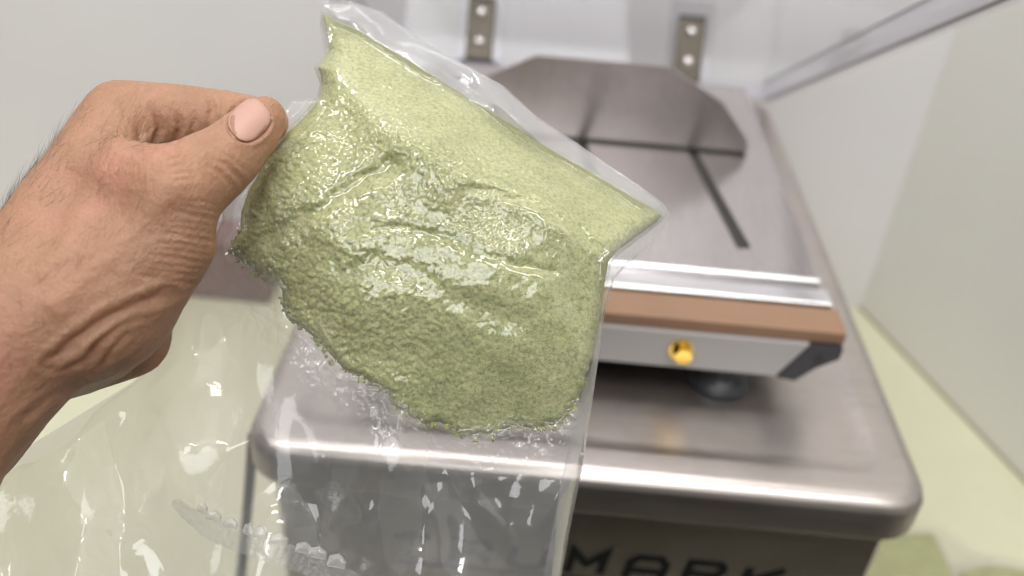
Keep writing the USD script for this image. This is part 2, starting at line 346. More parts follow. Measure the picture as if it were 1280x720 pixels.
# upright pusher plate
yu = .3195
pl = [(-.127, ZT + .0022), (.127, ZT + .0022), (.125, ZT + .012), (.099, ZT + .043), (.052, ZT + .0685), (-.052, ZT + .0685), (-.099, ZT + .043), (-.125, ZT + .014)]
part('pusher_plate', prism_y(pl, yu, yu + .002), STEEL_PLATE, plat)
part('pusher_gap_strip', box(-.125, .125, yu - .0016, yu + .0035, ZT + .0003, ZT + .002), SLOT, plat)
# polished trim behind the brown bar
part('trim_strip', rbox(XL, XR, .1088, .1262, ZT - .012, ZT + .001, .002), CHROME, plat, smooth=40)
part('trim_strip', rbox(XL + .002, XR - .003, .1312, .1366, ZT - .012, ZT + .0035, .0022), CHROME, plat, smooth=40)
part('trim_channel', box(XL + .002, XR - .002, .1265, .1309, ZT - .012, ZT - .001), STEEL_MIRROR, plat)
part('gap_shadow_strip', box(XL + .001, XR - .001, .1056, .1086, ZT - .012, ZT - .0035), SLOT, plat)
part('teflon_bar', rbox(XL - .0015, XR + .0015, YF, .1054, ZT - .0085, ZT, .0008), TEFLON, plat, smooth=40)
# front face with dark end caps
zf0, zf1 = T + .020, ZT - .0088
xr0 = atz(970, 473, T + .02)[0]; xr1 = at(1010, 430, (0, 1, 0), .080)[0]
face = [(-xr1, zf1), (-xr0 - .0, zf0), (xr0, zf0), (xr1, zf1)]
part('front_face', prism_y(face, .0768, .1052), WHITE_METAL, plat)
for s in (1, -1):
    e = [(s * (xr0 + .0006), zf0), (s * (xr0 + .012), zf0 - .0015), (s * (XR - .012), zf0 + .010), (s * (XR), zf1 - .008), (s * (XR + .0005), zf1), (s * (xr1 + .0006), zf1)]
    if s < 0: e = e[::-1]
    cap = part('end_cap', prism_y(e, .0755, .1052), DARK_PLASTIC, plat)
    part('cap_screw', cyl(.0022, .001, 20).rotate((90, 0, 0)).translate((s * (XR - .012), .0755, zf1 - .010)), SLOT, cap)
kb = aty(853, 438, .0768)
kn = start_k = part('knob', Manifold.cylinder(.007, .0060, .0060, 6).rotate((90, 0, 0)).translate((kb[0], .0766, kb[2])), BRASS, plat)
part('knob_collar', cyl(.0075, .002, 36).rotate((90, 0, 0)).translate((kb[0] - .0012, .0767, kb[2] + .0006)), BRASS, kn, smooth=40)
part('underside_frame', box(XL + .012, XR - .02, .082, .46, T + .0215, ZT - .0125), DARK_PLASTIC, plat)
for x, y in ((.0865, .0925), (-.0865, .0925), (.0865, .43), (-.0865, .43)):
    prof2 = [(0, 0), (.0175, 0), (.0195, .0022), (.0185, .0060), (.0135, .0098), (.0105, .0125), (.0100, .0240), (0, .0240)]
    r = trimesh.creation.revolve(np.array(prof2), sections=40); r.apply_translation((x, y, T - .0029))
    ft = part('suction_foot', r, RUBBER, plat, smooth=50)
    part('foot_hole', cyl(.0022, .001, 16).rotate((90, 0, 0)).translate((x - .006, y - .0124, T + .0075)), SLOT, ft)

# ------------------------------------------------------------------ small box on the counter behind the hand
p0 = atz(175, 366, 0); p1 = atz(345, 363, 0)
yy = .585
bx = start('mauve_box', 'dull mauve cardboard box on the counter behind the hand', 'box', ((p0[0] + p1[0]) / 2, yy + .03, 0))
za = aty(285, 306, p0[1])[2]
part('carton', rbox(p0[0], p1[0], p0[1], p0[1] + .06, .0006, za - .004, .0015), MAUVE, bx, smooth=40)
part('flap', rbox(p0[0] - .001, p1[0] + .001, p0[1] - .001, p0[1] + .061, za - .0036, za, .001), MAUVE, bx, smooth=40)

# ------------------------------------------------------------------ bags lying on the counter, lower right
def pillow(poly, z0, thick, step=.0022, seed=0, rough=.0006, w=.02):
    pts, tri, dist = mesh_poly(poly, step)
    h = thick / 2 * np.sqrt(np.clip(1 - (1 - np.clip(dist / w, 0, 1)) ** 2, 0, 1))
    n = (fbm(np.c_[pts * 400, np.zeros(len(pts))], 3, seed) - .5) * rough * 3 * np.clip(dist / .004, 0, 1)
    n += (fbm(np.c_[pts * 60, np.zeros(len(pts))], 3, seed + 5) - .5) * thick * .35 * np.clip(dist / .012, 0, 1)
    up = np.c_[pts, z0 + thick / 2 + h + n]; dn = np.c_[pts, z0 + thick / 2 - h]
    return sheet_pair(up, dn, tri, dist)
def mesh_poly(poly, step, fine=None):
    """Delaunay mesh of a polygon: (points, triangles, distance to outline). fine: (polygon, smaller step)"""
    e = poly.exterior
    n = int(e.length / step)
    bp = np.array([(q.x, q.y) for q in (e.interpolate(i * e.length / n) for i in range(n))])
    x0, y0, x1, y1 = poly.bounds
    def grid(s, pg):
        gx, gy = np.meshgrid(np.arange(x0, x1, s), np.arange(y0, y1, s * .866))
        gx = gx + (np.arange(gx.shape[0]) % 2)[:, None] * s / 2
        q = np.c_[gx.ravel(), gy.ravel()]
        return q[shapely.contains_xy(pg, q[:, 0], q[:, 1])]
    inner = poly.buffer(-step * .6)
    if fine is None: gp = grid(step, inner)
    else: gp = np.vstack([grid(step, inner.difference(fine[0])), grid(fine[1], inner.intersection(fine[0]))])
    rng = np.random.default_rng(4)
    gp = gp + rng.normal(0, step * .04, gp.shape)
    pts = np.vstack([bp, gp])
    tri = Delaunay(pts).simplices
    c = pts[tri].mean(1)
    tri = tri[shapely.contains_xy(poly.buffer(1e-6), c[:, 0], c[:, 1])]
    a, b, cc = pts[tri[:, 0]], pts[tri[:, 1]], pts[tri[:, 2]]
    s = (b[:, 0] - a[:, 0]) * (cc[:, 1] - a[:, 1]) - (b[:, 1] - a[:, 1]) * (cc[:, 0] - a[:, 0])
    tri = np.where((s < 0)[:, None], tri[:, [0, 2, 1]], tri)
    dense = np.array([(q.x, q.y) for q in (e.interpolate(i * e.length / (n * 4)) for i in range(n * 4))])
    dist = cKDTree(dense).query(pts)[0]; dist[:len(bp)] = 0
    return pts, tri, dist
def sheet_pair(a, b, tri, dist):
    """two sheets over one triangulation, welded along the outline"""
    n = len(a); edge = dist <= 0
    idx = np.where(edge, np.arange(n), np.arange(n) + n)
    f = np.vstack([tri, idx[tri][:, ::-1]])
    v = np.vstack([a, b])
    keep = np.unique(f); mp = np.full(len(v), -1); mp[keep] = np.arange(len(keep))
    return trimesh.Trimesh(v[keep], mp[f], process=False)
def ground_poly(pxs, z): return Polygon([tuple(atz(x, y, z)[:2]) for x, y in pxs])
for lab, pw, fl, seed in (('flat clear bag of green powder lying on the counter against the machine', [(1096, 668), (1168, 667), (1178, 690), (1194, 724), (1208, 775), (1040, 780)], [(1082, 652), (1180, 656), (1240, 690), (1262, 706), (1250, 735), (1225, 790), (1015, 800)], 1),
                          ('clear bag of green powder at the lower right picture corner', [(1198, 716), (1235, 708), (1262, 710), (1310, 722), (1330, 790), (1220, 800)], [(1180, 706), (1240, 690), (1275, 698), (1340, 712), (1360, 810), (1200, 815)], 2)):
    P = ground_poly(pw, .012).buffer(.004).buffer(-.004)
    Q = ground_poly(fl, .012)
    c = P.centroid
    b = start('powder_bag_flat' if 0 else 'powder_pouch', lab, 'bag', (c.x, c.y, 0))
    part('powder', pillow(P, .0022, .017, .0022, seed), POWDER, b, smooth=True)
    pts, tri, dist = mesh_poly(Q, .0022)
    inside = shapely.distance(P, shapely.points(pts)); 
    dP = np.where(shapely.contains_xy(P, pts[:, 0], pts[:, 1]), -shapely.distance(P.exterior, shapely.points(pts)), inside)
    hh = .0115 + .0105 * np.sqrt(np.clip(1 - (1 - np.clip(-dP / .02, 0, 1)) ** 2, 0, 1)) - np.clip(dP / .03, 0, 1) * .007
    cr = (fbm(np.c_[pts * 110, np.zeros(len(pts))], 4, 9 + seed) - .45) * .010 * np.clip(dP / .006 + .25, .12, 1) * np.clip(dist / .006, 0, 1)
    part('film', trimesh.Trimesh(np.c_[pts, hh + np.abs(cr) + .0012], tri, process=False), FILM, b, smooth=True)

# ------------------------------------------------------------------ the bag held up: powder block and clear film, laid out in (px, py, depth)
POW_RAW = Polygon([(405, 20), (420, 28), (450, 40), (520, 82), (600, 132), (680, 182), (760, 228), (828, 267), (822, 276), (800, 292), (775, 312), (760, 326), (757, 345), (752, 385), (744, 430), (730, 475), (716, 510), (700, 529),
               (670, 538), (640, 535), (610, 542), (580, 541), (550, 533), (515, 520), (490, 505), (470, 488), (440, 470), (415, 446), (398, 428), (380, 412), (362, 398), (352, 372), (335, 350), (318, 336), (296, 322), (288, 308),
               (300, 290), (303, 262), (312, 238), (328, 205), (350, 178), (378, 148), (400, 124), (404, 106), (398, 84), (412, 62), (410, 42)]).buffer(2).buffer(-2)
_e = POW_RAW.exterior; _n = int(_e.length / 2.5)
_q = np.array([(p.x, p.y) for p in (_e.interpolate(i * _e.length / _n) for i in range(_n))])
_tn = np.roll(_q, -1, 0) - np.roll(_q, 1, 0); _tn /= np.linalg.norm(_tn, axis=1)[:, None]
_amp = np.where((_q[:, 1] > 300) & (_q[:, 0] < 745), 11, 2.5)
_q = _q + np.c_[_tn[:, 1], -_tn[:, 0]] * ((fbm(np.c_[_q / 24, np.zeros(_n)], 4, 61) - .5) * 2 * _amp * (.35 + 1.2 * fbm(np.c_[_q / 45, np.zeros(_n)], 2, 67)))[:, None]
POW = Polygon(_q).buffer(0)
if POW.geom_type != 'Polygon': POW = max(POW.geoms, key=lambda g: g.area)
CTRL = np.array([(405, 20, .338), (500, 70, .334), (620, 143, .334), (720, 203, .335), (830, 266, .338), (410, 100, .322),
                 (330, 205, .309), (400, 180, .305), (480, 185, .302), (560, 220, .301), (660, 262, .302), (757, 312, .305),
                 (295, 305, .311), (400, 330, .3015), (560, 380, .298), (690, 400, .301), (752, 370, .305), (480, 280, .299), (600, 300, .298),
                 (355, 372, .309), (470, 485, .307), (590, 538, .310), (700, 528, .312)])
_ridge = [(412, 100, .3185), (500, 172, .302), (600, 228, .299), (680, 266, .300), (757, 312, .305)]
_up = np.array([(405, 20, .337), (500, 72, .337), (620, 143, .337), (720, 203, .338), (830, 266, .340)] + _ridge + [(480, 300, .268), (650, 400, .26), (370, 300, .29)])
_lo = np.array(_ridge + [(500, 70, .292), (620, 143, .290), (720, 203, .293), (830, 266, .299), (405, 20, .304), (330, 205, .312), (295, 305, .312), (360, 250, .305), (400, 330, .302), (560, 380, .299), (690, 400, .302), (752, 370, .306), (480, 280, .300),
                         (600, 300, .299), (355, 372, .308), (470, 485, .307), (590, 538, .310), (700, 528, .312)])
_zu = RBFInterpolator(_up[:, :2] / 100, _up[:, 2], kernel='thin_plate_spline', smoothing=.0001)
_zl = RBFInterpolator(_lo[:, :2] / 100, _lo[:, 2], kernel='thin_plate_spline', smoothing=.0001)
def powder_mid(p):
    a, b = _zu(p / 100), _zl(p / 100)
    k = .0040
    return .5 * (a + b + np.sqrt((a - b) ** 2 + k * k))
def upper_face(p):
    return 1 / (1 + np.exp(-(_zu(p / 100) - _zl(p / 100)) / .002))
TB = .022
def prof_h(dist, w, t): return t / 2 * np.sqrt(np.clip(1 - (1 - np.clip(dist / w, 0, 1)) ** 2, 0, 1))
def thick(p): return TB - .012 * np.clip((p[:, 1] - 260 - .12 * (p[:, 0] - 300)) / 180, 0, 1)
def edge_w(p): return 22 - 11 * np.clip((p[:, 1] - 260 - .12 * (p[:, 0] - 300)) / 150, 0, 1)
def seg_dist(p, line):
    return shapely.distance(LineString(line), shapely.points(p))

bag = start('powder_bag', 'clear plastic bag of pale green powder held up by the hand', 'bag', tuple(cs([(560, 540, .31)])[0]))
pts, tri, dist = mesh_poly(POW, 1.9)
zb = powder_mid(pts)
TV = thick(pts); hp_ = prof_h(dist, edge_w(pts), TV)
p3 = np.c_[pts, np.zeros(len(pts))]
# coarse lumps to the left and below, finer towards the top right
lump = np.clip(1.15 - np.hypot(pts[:, 0] - 400, (pts[:, 1] - 330) * .9) / 330, .22, 1)
def worley(p, cell, seed):
    rng = np.random.default_rng(seed)
    (x0, y0), (x1, y1) = (250, -20), (860, 570)
    n = int((x1 - x0) * (y1 - y0) / cell ** 2)
    q = np.c_[rng.uniform(x0, x1, n), rng.uniform(y0, y1, n)]
    dd = cKDTree(q).query(p, k=2)[0]
    return np.clip((dd[:, 1] - dd[:, 0]) / cell, 0, 1)
def valley(p):
    z = 0
    q = p + 10 * np.c_[fbm(np.c_[p / 22, np.zeros(len(p))], 2, 71) - .5, fbm(np.c_[p / 22, np.zeros(len(p))], 2, 72) - .5]
    for line, dep, w in (([(300, 318), (350, 285), (400, 262), (445, 232), (490, 205)], .0026, 11), ([(470, 282), (545, 292), (610, 322), (690, 338)], .0010, 8), ([(590, 236), (640, 246), (680, 262), (722, 290), (752, 312)], .0018, 6), ([(380, 300), (430, 330), (520, 345), (640, 400)], .0012, 16)):
        z = z + dep * np.exp(-(shapely.distance(LineString(line), shapely.points(q)) / w) ** 2)
    return z
def low(p):
    return ((fbm(np.c_[p / 40, np.zeros(len(p))], 3, 8) - .5) * .0018 + (fbm(np.c_[p / 90, np.zeros(len(p))], 2, 9) - .5) * .004) * (1 - .75 * upper_face(p)) + valley(p)
def grain(p, k=1.0):
    p3 = np.c_[p, np.zeros(len(p))]
    lump = np.clip(1.15 - np.hypot(p[:, 0] - 400, (p[:, 1] - 345) * .9) / 300, .06, 1) ** 1.3 * np.clip((p[:, 1] - (40 + (p[:, 0] - 380) * .52)) / 60, .12, 1)
    w1 = worley(p + 6 * np.c_[fbm(p3 / 9, 2, 1), fbm(p3 / 9, 2, 2)], 11, 5)
    w2 = worley(p, 5.5, 6)
    lump = lump * (1 - .85 * upper_face(p))
    return .95 * lump * (-.0010 * np.minimum(w1 * 2, 1) - .0005 * np.minimum(w2 * 1.8, 1) * k) + (fbm(p3 / 5, 3, 3) - .5) * -.0010 * (.25 + lump) * k
gr = (grain(pts) + low(pts)) * np.clip(dist / 5, 0, 1)
front = np.c_[pts, zb + TV / 2 - hp_ + gr]
back = np.c_[pts, zb + TV / 2 + hp_]
pw = sheet_pair(cs(front), cs(back), tri[:, ::-1], dist)
part('powder', pw, POWDER, bag, smooth=True)

# loose crumbs along the powder's lower edge
rng = np.random.default_rng(17)
ico = trimesh.creation.icosphere(1, 1.0)
cr_ = []
e_ = POW.exterior
while len(cr_) < 110:
    q = e_.interpolate(rng.uniform(0, e_.length)); q = np.array([q.x, q.y])
    if q[1] < 290 or q[0] > 735: continue
    q = q + rng.normal(0, 1, 2) * rng.choice([2.5, 6], p=[.8, .2])
    if POW.buffer(-2).contains(Point(*q)): continue
    zz = float(powder_mid(q[None])[0]) + thick(q[None])[0] / 2 + rng.uniform(-.004, -.001)
    m = ico.copy(); m.vertices = m.vertices * rng.uniform(.6, 1.2, 3) * (1 + .25 * rng.normal(size=(len(m.vertices), 1))) * rng.uniform(.0004, .0011)
    m.apply_translation(cs([(q[0], q[1], zz)])[0]); cr_.append(m)
cb = part('loose_crumbs', trimesh.util.concatenate(cr_), POWDER, bag); tag(cb, kind='stuff')

OUT = Polygon([(403, 2), (440, 2), (478, 14), (525, 48), (580, 80), (630, 108), (670, 145), (720, 178), (760, 206), (805, 236), (830, 255), (838, 268), (834, 284), (815, 305), (785, 330), (768, 350), (757, 385), (748, 450),
               (738, 520), (727, 590), (713, 660), (700, 730), (685, 810), (560, 860), (300, 850), (60, 800), (-60, 780), (-70, 640), (-20, 600), (40, 555), (110, 512), (165, 478), (205, 440), (218, 385), (235, 345), (262, 310), (278, 275),
               (276, 245), (300, 215), (340, 172), (352, 140), (366, 124), (396, 122), (400, 104), (392, 84), (404, 62), (400, 30)]).buffer(3).buffer(-3)
FCT = np.vstack([CTRL + [0, 0, -.0015], np.array([(728, 590, .318), (700, 720, .322), (690, 810, .325), (600, 640, .312), (500, 600, .309), (420, 520, .310), (300, 420, .316), (240, 360, .320), (200, 450, .326), (240, 560, .314),
                 (340, 650, .310), (420, 720, .312), (520, 800, .318), (200, 700, .318), (60, 640, .316), (-60, 700, .312), (100, 540, .322), (0, 590, .316), (540, 720, .314), (340, 160, .3115), (290, 230, .318), (270, 290, .320),
                 (440, 8, .342), (640, 118, .340), (770, 215, .342), (838, 270, .342)])])
zff = RBFInterpolator(FCT[:, :2] / 100, FCT[:, 2], kernel='thin_plate_spline', smoothing=.0001)
RIDGES = [  # polyline px, height m (towards the camera), width px
    ([(574, 552), (582, 590), (600, 630), (630, 665), (652, 676)], .0026, 7), ([(652, 676), (690, 635), (712, 600), (722, 556)], .0026, 7), ([(650, 672), (650, 625), (664, 586), (694, 556), (704, 530)], .0026, 6),
    ([(503, 524), (498, 545), (508, 558), (530, 560)], .0022, 5), ([(248, 625), (272, 590), (290, 562), (330, 545), (372, 544)], .0028, 8), ([(438, 640), (455, 650), (472, 680), (480, 730)], .003, 13),
    ([(398, 470), (380, 500), (330, 520), (300, 530)], .0018, 8), ([(290, 335), (282, 362), (276, 385)], .0020, 5), ([(255, 440), (240, 470), (215, 500), (190, 535)], .0016, 7), ([(470, 560), (520, 590), (545, 650), (556, 720)], .0022, 10),
    ([(360, 420), (352, 455), (330, 470), (310, 468)], .0016, 5), ([(60, 600), (110, 640), (160, 668)], .0026, 9), ([(118, 640), (98, 690), (84, 740)], .0026, 9), ([(40, 670), (62, 640), (85, 618)], .002, 8), ([(180, 565), (205, 590), (250, 640)], .0024, 10),
    ([(300, 318), (340, 290), (400, 262), (440, 240)], .0010, 4), ([(470, 130), (474, 170), (490, 200)], .0007, 4), ([(590, 250), (640, 248), (680, 262), (720, 290), (745, 310)], -.0014, 5), ([(460, 275), (540, 290), (600, 318), (660, 336)], .0009, 5),
    ([(640, 560), (630, 600), (640, 650)], .0014, 9), ([(380, 560), (430, 600), (440, 640)], .0018, 10), ([(660, 150), (640, 162), (650, 140)], .002, 5), ([(350, 166), (385, 160), (430, 170)], .0016, 4), ([(346, 180), (374, 205), (398, 244)], .0016, 4), ([(332, 206), (346, 240), (348, 276)], .0014, 4), ([(356, 150), (380, 140), (402, 138)], .0016, 4), ([(735, 460), (722, 540), (706, 640), (692, 730)], .0012, 9)]
rng = np.random.default_rng(11)
fp, ft_, fd = mesh_poly(OUT, 3.0, (POW.buffer(45), 1.75))
f3 = np.c_[fp, np.zeros(len(fp))]
inp = shapely.contains_xy(POW, fp[:, 0], fp[:, 1])
dpo = shapely.distance(POW.exterior, shapely.points(fp)); sd = np.where(inp, dpo, -dpo)
onp = np.clip((sd + 10) / 18, 0, 1)
# fine cling wrinkles over the powder, long soft folds in the empty part
q = f3 / [5.0, 6.6, 1]; q = q + 1.6 * np.c_[fbm(f3 / 16, 3, 21), fbm(f3 / 16, 3, 22), np.zeros(len(fp))]
ridged = 1 - np.abs(2 * fbm(q, 2, 23) - 1)
def blob(x, y, rx, ry, rot=0):
    c_, s__ = math.cos(rot), math.sin(rot); u_ = (fp[:, 0] - x) * c_ + (fp[:, 1] - y) * s__; w_ = -(fp[:, 0] - x) * s__ + (fp[:, 1] - y) * c_
    return np.exp(-((u_ / rx) ** 2 + (w_ / ry) ** 2))
patch = .05 + .9 * blob(515, 165, 75, 45, .75) + .6 * blob(640, 235, 120, 26, .5) + .25 * blob(590, 285, 110, 22, .35) + .8 * blob(345, 235, 60, 75) + .7 * blob(430, 440, 110, 26, .75) + .6 * blob(620, 530, 90, 16) + .5 * blob(330, 330, 40, 60)
patch = np.clip(patch * np.clip((fbm(f3 / 24, 3, 24) - .36) * 5, .05, 1.1), .03, 1)
wr = onp * patch * (np.clip(ridged, .45, 1) - .70) * -.0030
def tri_w(x): return np.sqrt((2 * (x - np.floor(x)) - 1) ** 2 + .03) * .75 + .25 * np.cos(2 * np.pi * x)
wx = fp + 34 * np.c_[fbm(f3 / 120, 2, 51) - .5, fbm(f3 / 120, 2, 52) - .5]
pan = 0
for ang_, wl, am, ph in ((.12, 125, .0065, .2), (-.42, 190, .0070, .55), (.75, 170, .0050, .1), (1.45, 260, .005, .4)):
    pan = pan + am * (tri_w((wx[:, 0] * math.cos(ang_) + wx[:, 1] * math.sin(ang_)) / wl + ph) - .5)
near = np.clip(1 - (-sd) / 75, 0, 1) * np.clip((fp[:, 1] - 280) / 40, .08, 1)
ln = (1 - onp) * (pan + (fbm(f3 / 40, 2, 33) - .5) * -.0020 + near * ((fbm(f3 / 11, 2, 35) - .5) * -.0034 + (ridged - .7) * -.0012))
ln *= np.clip(fd / 22, 0, 1)
zfr = zff(fp / 100)
rid = np.zeros(len(fp))
for line, hgt, wid in RIDGES:
    near = (np.abs(fp[:, 0] - np.mean([a for a, _ in line])) < 160) & (np.abs(fp[:, 1] - np.mean([b for _, b in line])) < 160)
    L = LineString(line); dd = shapely.distance(L, shapely.points(fp[near]))
    end = np.minimum(1, .25 + np.minimum(np.hypot(*(fp[near] - line[0]).T), np.hypot(*(fp[near] - line[-1]).T)) / 25)
    rid[near] -= hgt * np.exp(-np.sqrt((dd / (1.25 * wid)) ** 2 + .6)) * 1.7 * end
pin = prof_h(fd, 30, .012)
zin = powder_mid(fp) + thick(fp) / 2 - prof_h(np.clip(sd, 0, None), edge_w(fp), thick(fp)) + low(fp) * np.clip(sd / 5, 0, 1)
zfilm = zfr + .006 - pin + ln + rid + wr
clear = zin + .2 * grain(fp, .1) - .0017 + wr + np.minimum(rid, 0) * .6 + np.maximum(rid, 0) * .3
zfilm = np.where(sd > 0, clear * np.clip(sd / 14, 0, 1) + np.minimum(zfilm, clear) * (1 - np.clip(sd / 14, 0, 1)), np.minimum(zfilm, zfr + .006 - pin * 0 + .004))
zback = np.maximum(zfr + .006 + pin * (.35 + 1.3 * onp) + (1 - onp) * ((fbm(f3 / [70, 150, 1], 2, 41) - .5) * .012 * np.clip(fd / 25, 0, 1)), np.where(sd > -3, powder_mid(fp) + thick(fp) / 2 + prof_h(np.clip(sd, 0, None), edge_w(fp), thick(fp)) + .001, 0))
zback = np.where(fd <= 0, zfilm, np.maximum(zback, zfilm + .0004))
part('front_film', trimesh.Trimesh(cs(np.c_[fp, zfilm]), ft_[:, ::-1], process=False), FILM, bag, smooth=True)
part('back_film', trimesh.Trimesh(cs(np.c_[fp, zback]), ft_[:, ::-1], process=False), FILM, bag, smooth=True)
zint = LinearNDInterpolator(fp, zfilm)
def strip(poly, mat_, name, off, step=2.2, amp=0, seed=0, sc=6):
    p, t, dd = mesh_poly(poly, step)
    z = zint(p); z = np.where(np.isnan(z), np.nanmean(z), z)
    k = fbm(np.c_[p / sc, np.zeros(len(p))], 3, seed) - .5
    a = np.c_[p, z + off - amp * k * np.clip(dd / 5, 0, 1)]
    return part(name, trimesh.Trimesh(cs(a), t[:, ::-1], process=False), mat_, bag, smooth=True)
# heat-sealed flap along the top edge
FLAP = Polygon([(412, 4), (440, 4), (478, 15), (525, 49), (580, 81), (630, 110), (670, 147), (720, 180), (760, 208), (805, 238), (828, 256), (834, 268), (828, 272), (762, 231), (682, 184), (602, 134), (522, 84), (452, 42), (424, 26)]).buffer(-1)
strip(FLAP, SEAL, 'heat_seal', .0012, 2.2, .0006, 3, 30)
EDGE = Polygon([(766, 352), (757, 385), (748, 450), (738, 520), (727, 590), (713, 660), (700, 730), (690, 780), (664, 778), (680, 710), (694, 640), (706, 575), (714, 530), (731, 480), (746, 432), (755, 385)]).buffer(-1)
strip(EDGE, pane('side_seal_film', (.96, .96, .97), .14, .22, (.66, .66, .70), 1.5, (500, .4, .001)), 'side_seal', .0010, 2.4, .0010, 4, 14)
# crimped band across the empty part
bl = LineString([(196, 606), (230, 638), (262, 660), (300, 676), (345, 690), (390, 706), (440, 730)])
_bo = [(bl.interpolate(t).x, bl.interpolate(t).y, 7 + 8 * min(1, (t - 35) / 60)) for t in np.linspace(35, bl.length, 40)]
BANDP = shapely.union_all([MultiPoint([(a[0], a[1]), (b[0], b[1])]).convex_hull.buffer(a[2]) for a, b in zip(_bo, _bo[1:])]).simplify(.5)
pB, tB, dB = mesh_poly(BANDP, 1.8)
zB = zint(pB)
along = np.array([bl.project(Point(*q)) for q in pB])
zc = zB - .0012 - .00028 * np.sin(along / 1.6 + 2 * fbm(np.c_[pB / 30, np.zeros(len(pB))], 2, 77)) * np.clip(dB / 4, 0, 1) - (fbm(np.c_[pB / 4, np.zeros(len(pB))], 2, 6) - .5) * .0012
part('crimp_band', trimesh.Trimesh(cs(np.c_[pB, zc]), tB[:, ::-1], process=False), BAND, bag, smooth=True)
# puckered film teeth above the band
off = bl.offset_curve(15) if bl.offset_curve(15).centroid.y < bl.centroid.y else bl.offset_curve(-15)
rng = np.random.default_rng(3)
s_ = 62.0
PUCK = pane('puckered_film', (.99, .99, .99), .09, .40, (.95, .95, .95), 1.6)
while s_ < off.length - 6:
    c = off.interpolate(s_); w = rng.uniform(5, 12); hgt = rng.uniform(5, 15)
    pg = Polygon([(c.x - w, c.y + 2), (c.x - w * .7, c.y - hgt * .8), (c.x + w * .3, c.y - hgt), (c.x + w * .95, c.y - hgt * .1), (c.x + w * .8, c.y + 6)]).buffer(1.5)
    p_, t_, d_ = mesh_poly(pg, 1.6)
    z_ = zint(p_) - .0008 - prof_h(d_, 7, .0075) + (fbm(np.c_[p_ / 5, np.zeros(len(p_))], 2, int(s_)) - .5) * .0014 * np.clip(d_ / 3, 0, 1)
    part('pucker', trimesh.Trimesh(cs(np.c_[p_, z_]), t_[:, ::-1], process=False), PUCK, bag, smooth=True)
    s_ += w * 2 * rng.uniform(.9, 1.7)

# ------------------------------------------------------------------ the hand
def ball(px, py, z, rpx, n=28):
    return Manifold.sphere(rpx * z / F, n).translate(tuple(cs([(px, py, z)])[0]))
def hull(*s): return Manifold.batch_hull([ball(*a) for a in s])
J = dict(F0=(-330, 960, .215, 150), F1=(-80, 545, .262, 92), P1=(28, 405, .270, 100), P1b=(20, 420, .298, 92), F1b=(-80, 560, .285, 86),
         TH=(120, 375, .275, 96), D=(116, 236, .294, 68), D2=(95, 260, .325, 62), K=(152, 150, .308, 49), T0=(214, 243, .274, 58), T0b=(205, 300, .276, 64), T0c=(168, 352, .276, 62), T1=(284, 196, .290, 42), T2=(322, 158, .3005, 33), T2b=(330, 148, .3015, 28),
         I1=(232, 152, .317, 46), I2=(296, 154, .320, 39), I3=(332, 153, .3185, 29), K2=(140, 190, .343, 50), M1=(235, 210, .362, 42), M2=(215, 270, .352, 40),
         K3=(120, 260, .362, 48), R1=(205, 300, .375, 40), R2=(195, 350, .357, 38), K4=(100, 320, .372, 45), L1=(172, 372, .362, 38), L2=(170, 410, .332, 44), HY=(98, 432, .325, 62), HY2=(158, 420, .322, 54))
hulls = [('F0', 'F1'), ('F1', 'P1', 'P1b', 'F1b'), ('P1', 'TH', 'P1b', 'HY'), ('P1', 'TH', 'D', 'D2', 'P1b'), ('TH', 'T0c', 'T0b'), ('TH', 'D', 'T0b'), ('D', 'T0', 'T0b'), ('D', 'K', 'D2', 'K2'), ('T0', 'T0b', 'D'), ('D2', 'K2', 'K3', 'HY'), ('P1b', 'D2', 'K3', 'K4', 'HY'),
         ('T0', 'T1'), ('T1', 'T2'), ('T2', 'T2b'), ('K', 'I1'), ('I1', 'I2'), ('I2', 'I3'), ('K2', 'M1'), ('M1', 'M2'), ('K3', 'R1'), ('R1', 'R2'), ('K4', 'L1'), ('L1', 'L2'), ('HY', 'HY2'), ('HY2', 'L2')]
hand = Manifold.batch_boolean([hull(*[J[k] for k in h]) for h in hulls], m3.OpType.Add)
hand = hand.refine_to_length(.0032)
v, f = mesh_vf(hand)
hm = trimesh.Trimesh(v, f, process=True)
trimesh.smoothing.filter_taubin(hm, lamb=.5, nu=.45, iterations=26)
hm = hm.subdivide()
trimesh.smoothing.filter_taubin(hm, lamb=.5, nu=.5, iterations=6)
pp = to_px(hm.vertices)
infr = (pp[:, 0] > -40) & (pp[:, 1] < 760)
fi = infr[hm.faces].any(1)
vv, ff = trimesh.remesh.subdivide(hm.vertices, hm.faces, face_index=np.nonzero(fi)[0])[:2]
hm = trimesh.Trimesh(vv, ff, process=True)
hm.merge_vertices()
nv = np.array(hm.vertex_normals); V = np.array(hm.vertices); P = to_px(V)
facing = np.clip(-(nv * ((V - C0) / np.linalg.norm(V - C0, axis=1)[:, None])).sum(1) * 3, 0, 1)
dispn = (fbm(V * 70, 2, 2) - .5) * .0012 + (fbm(V * 420, 3, 5) - .5) * .0004
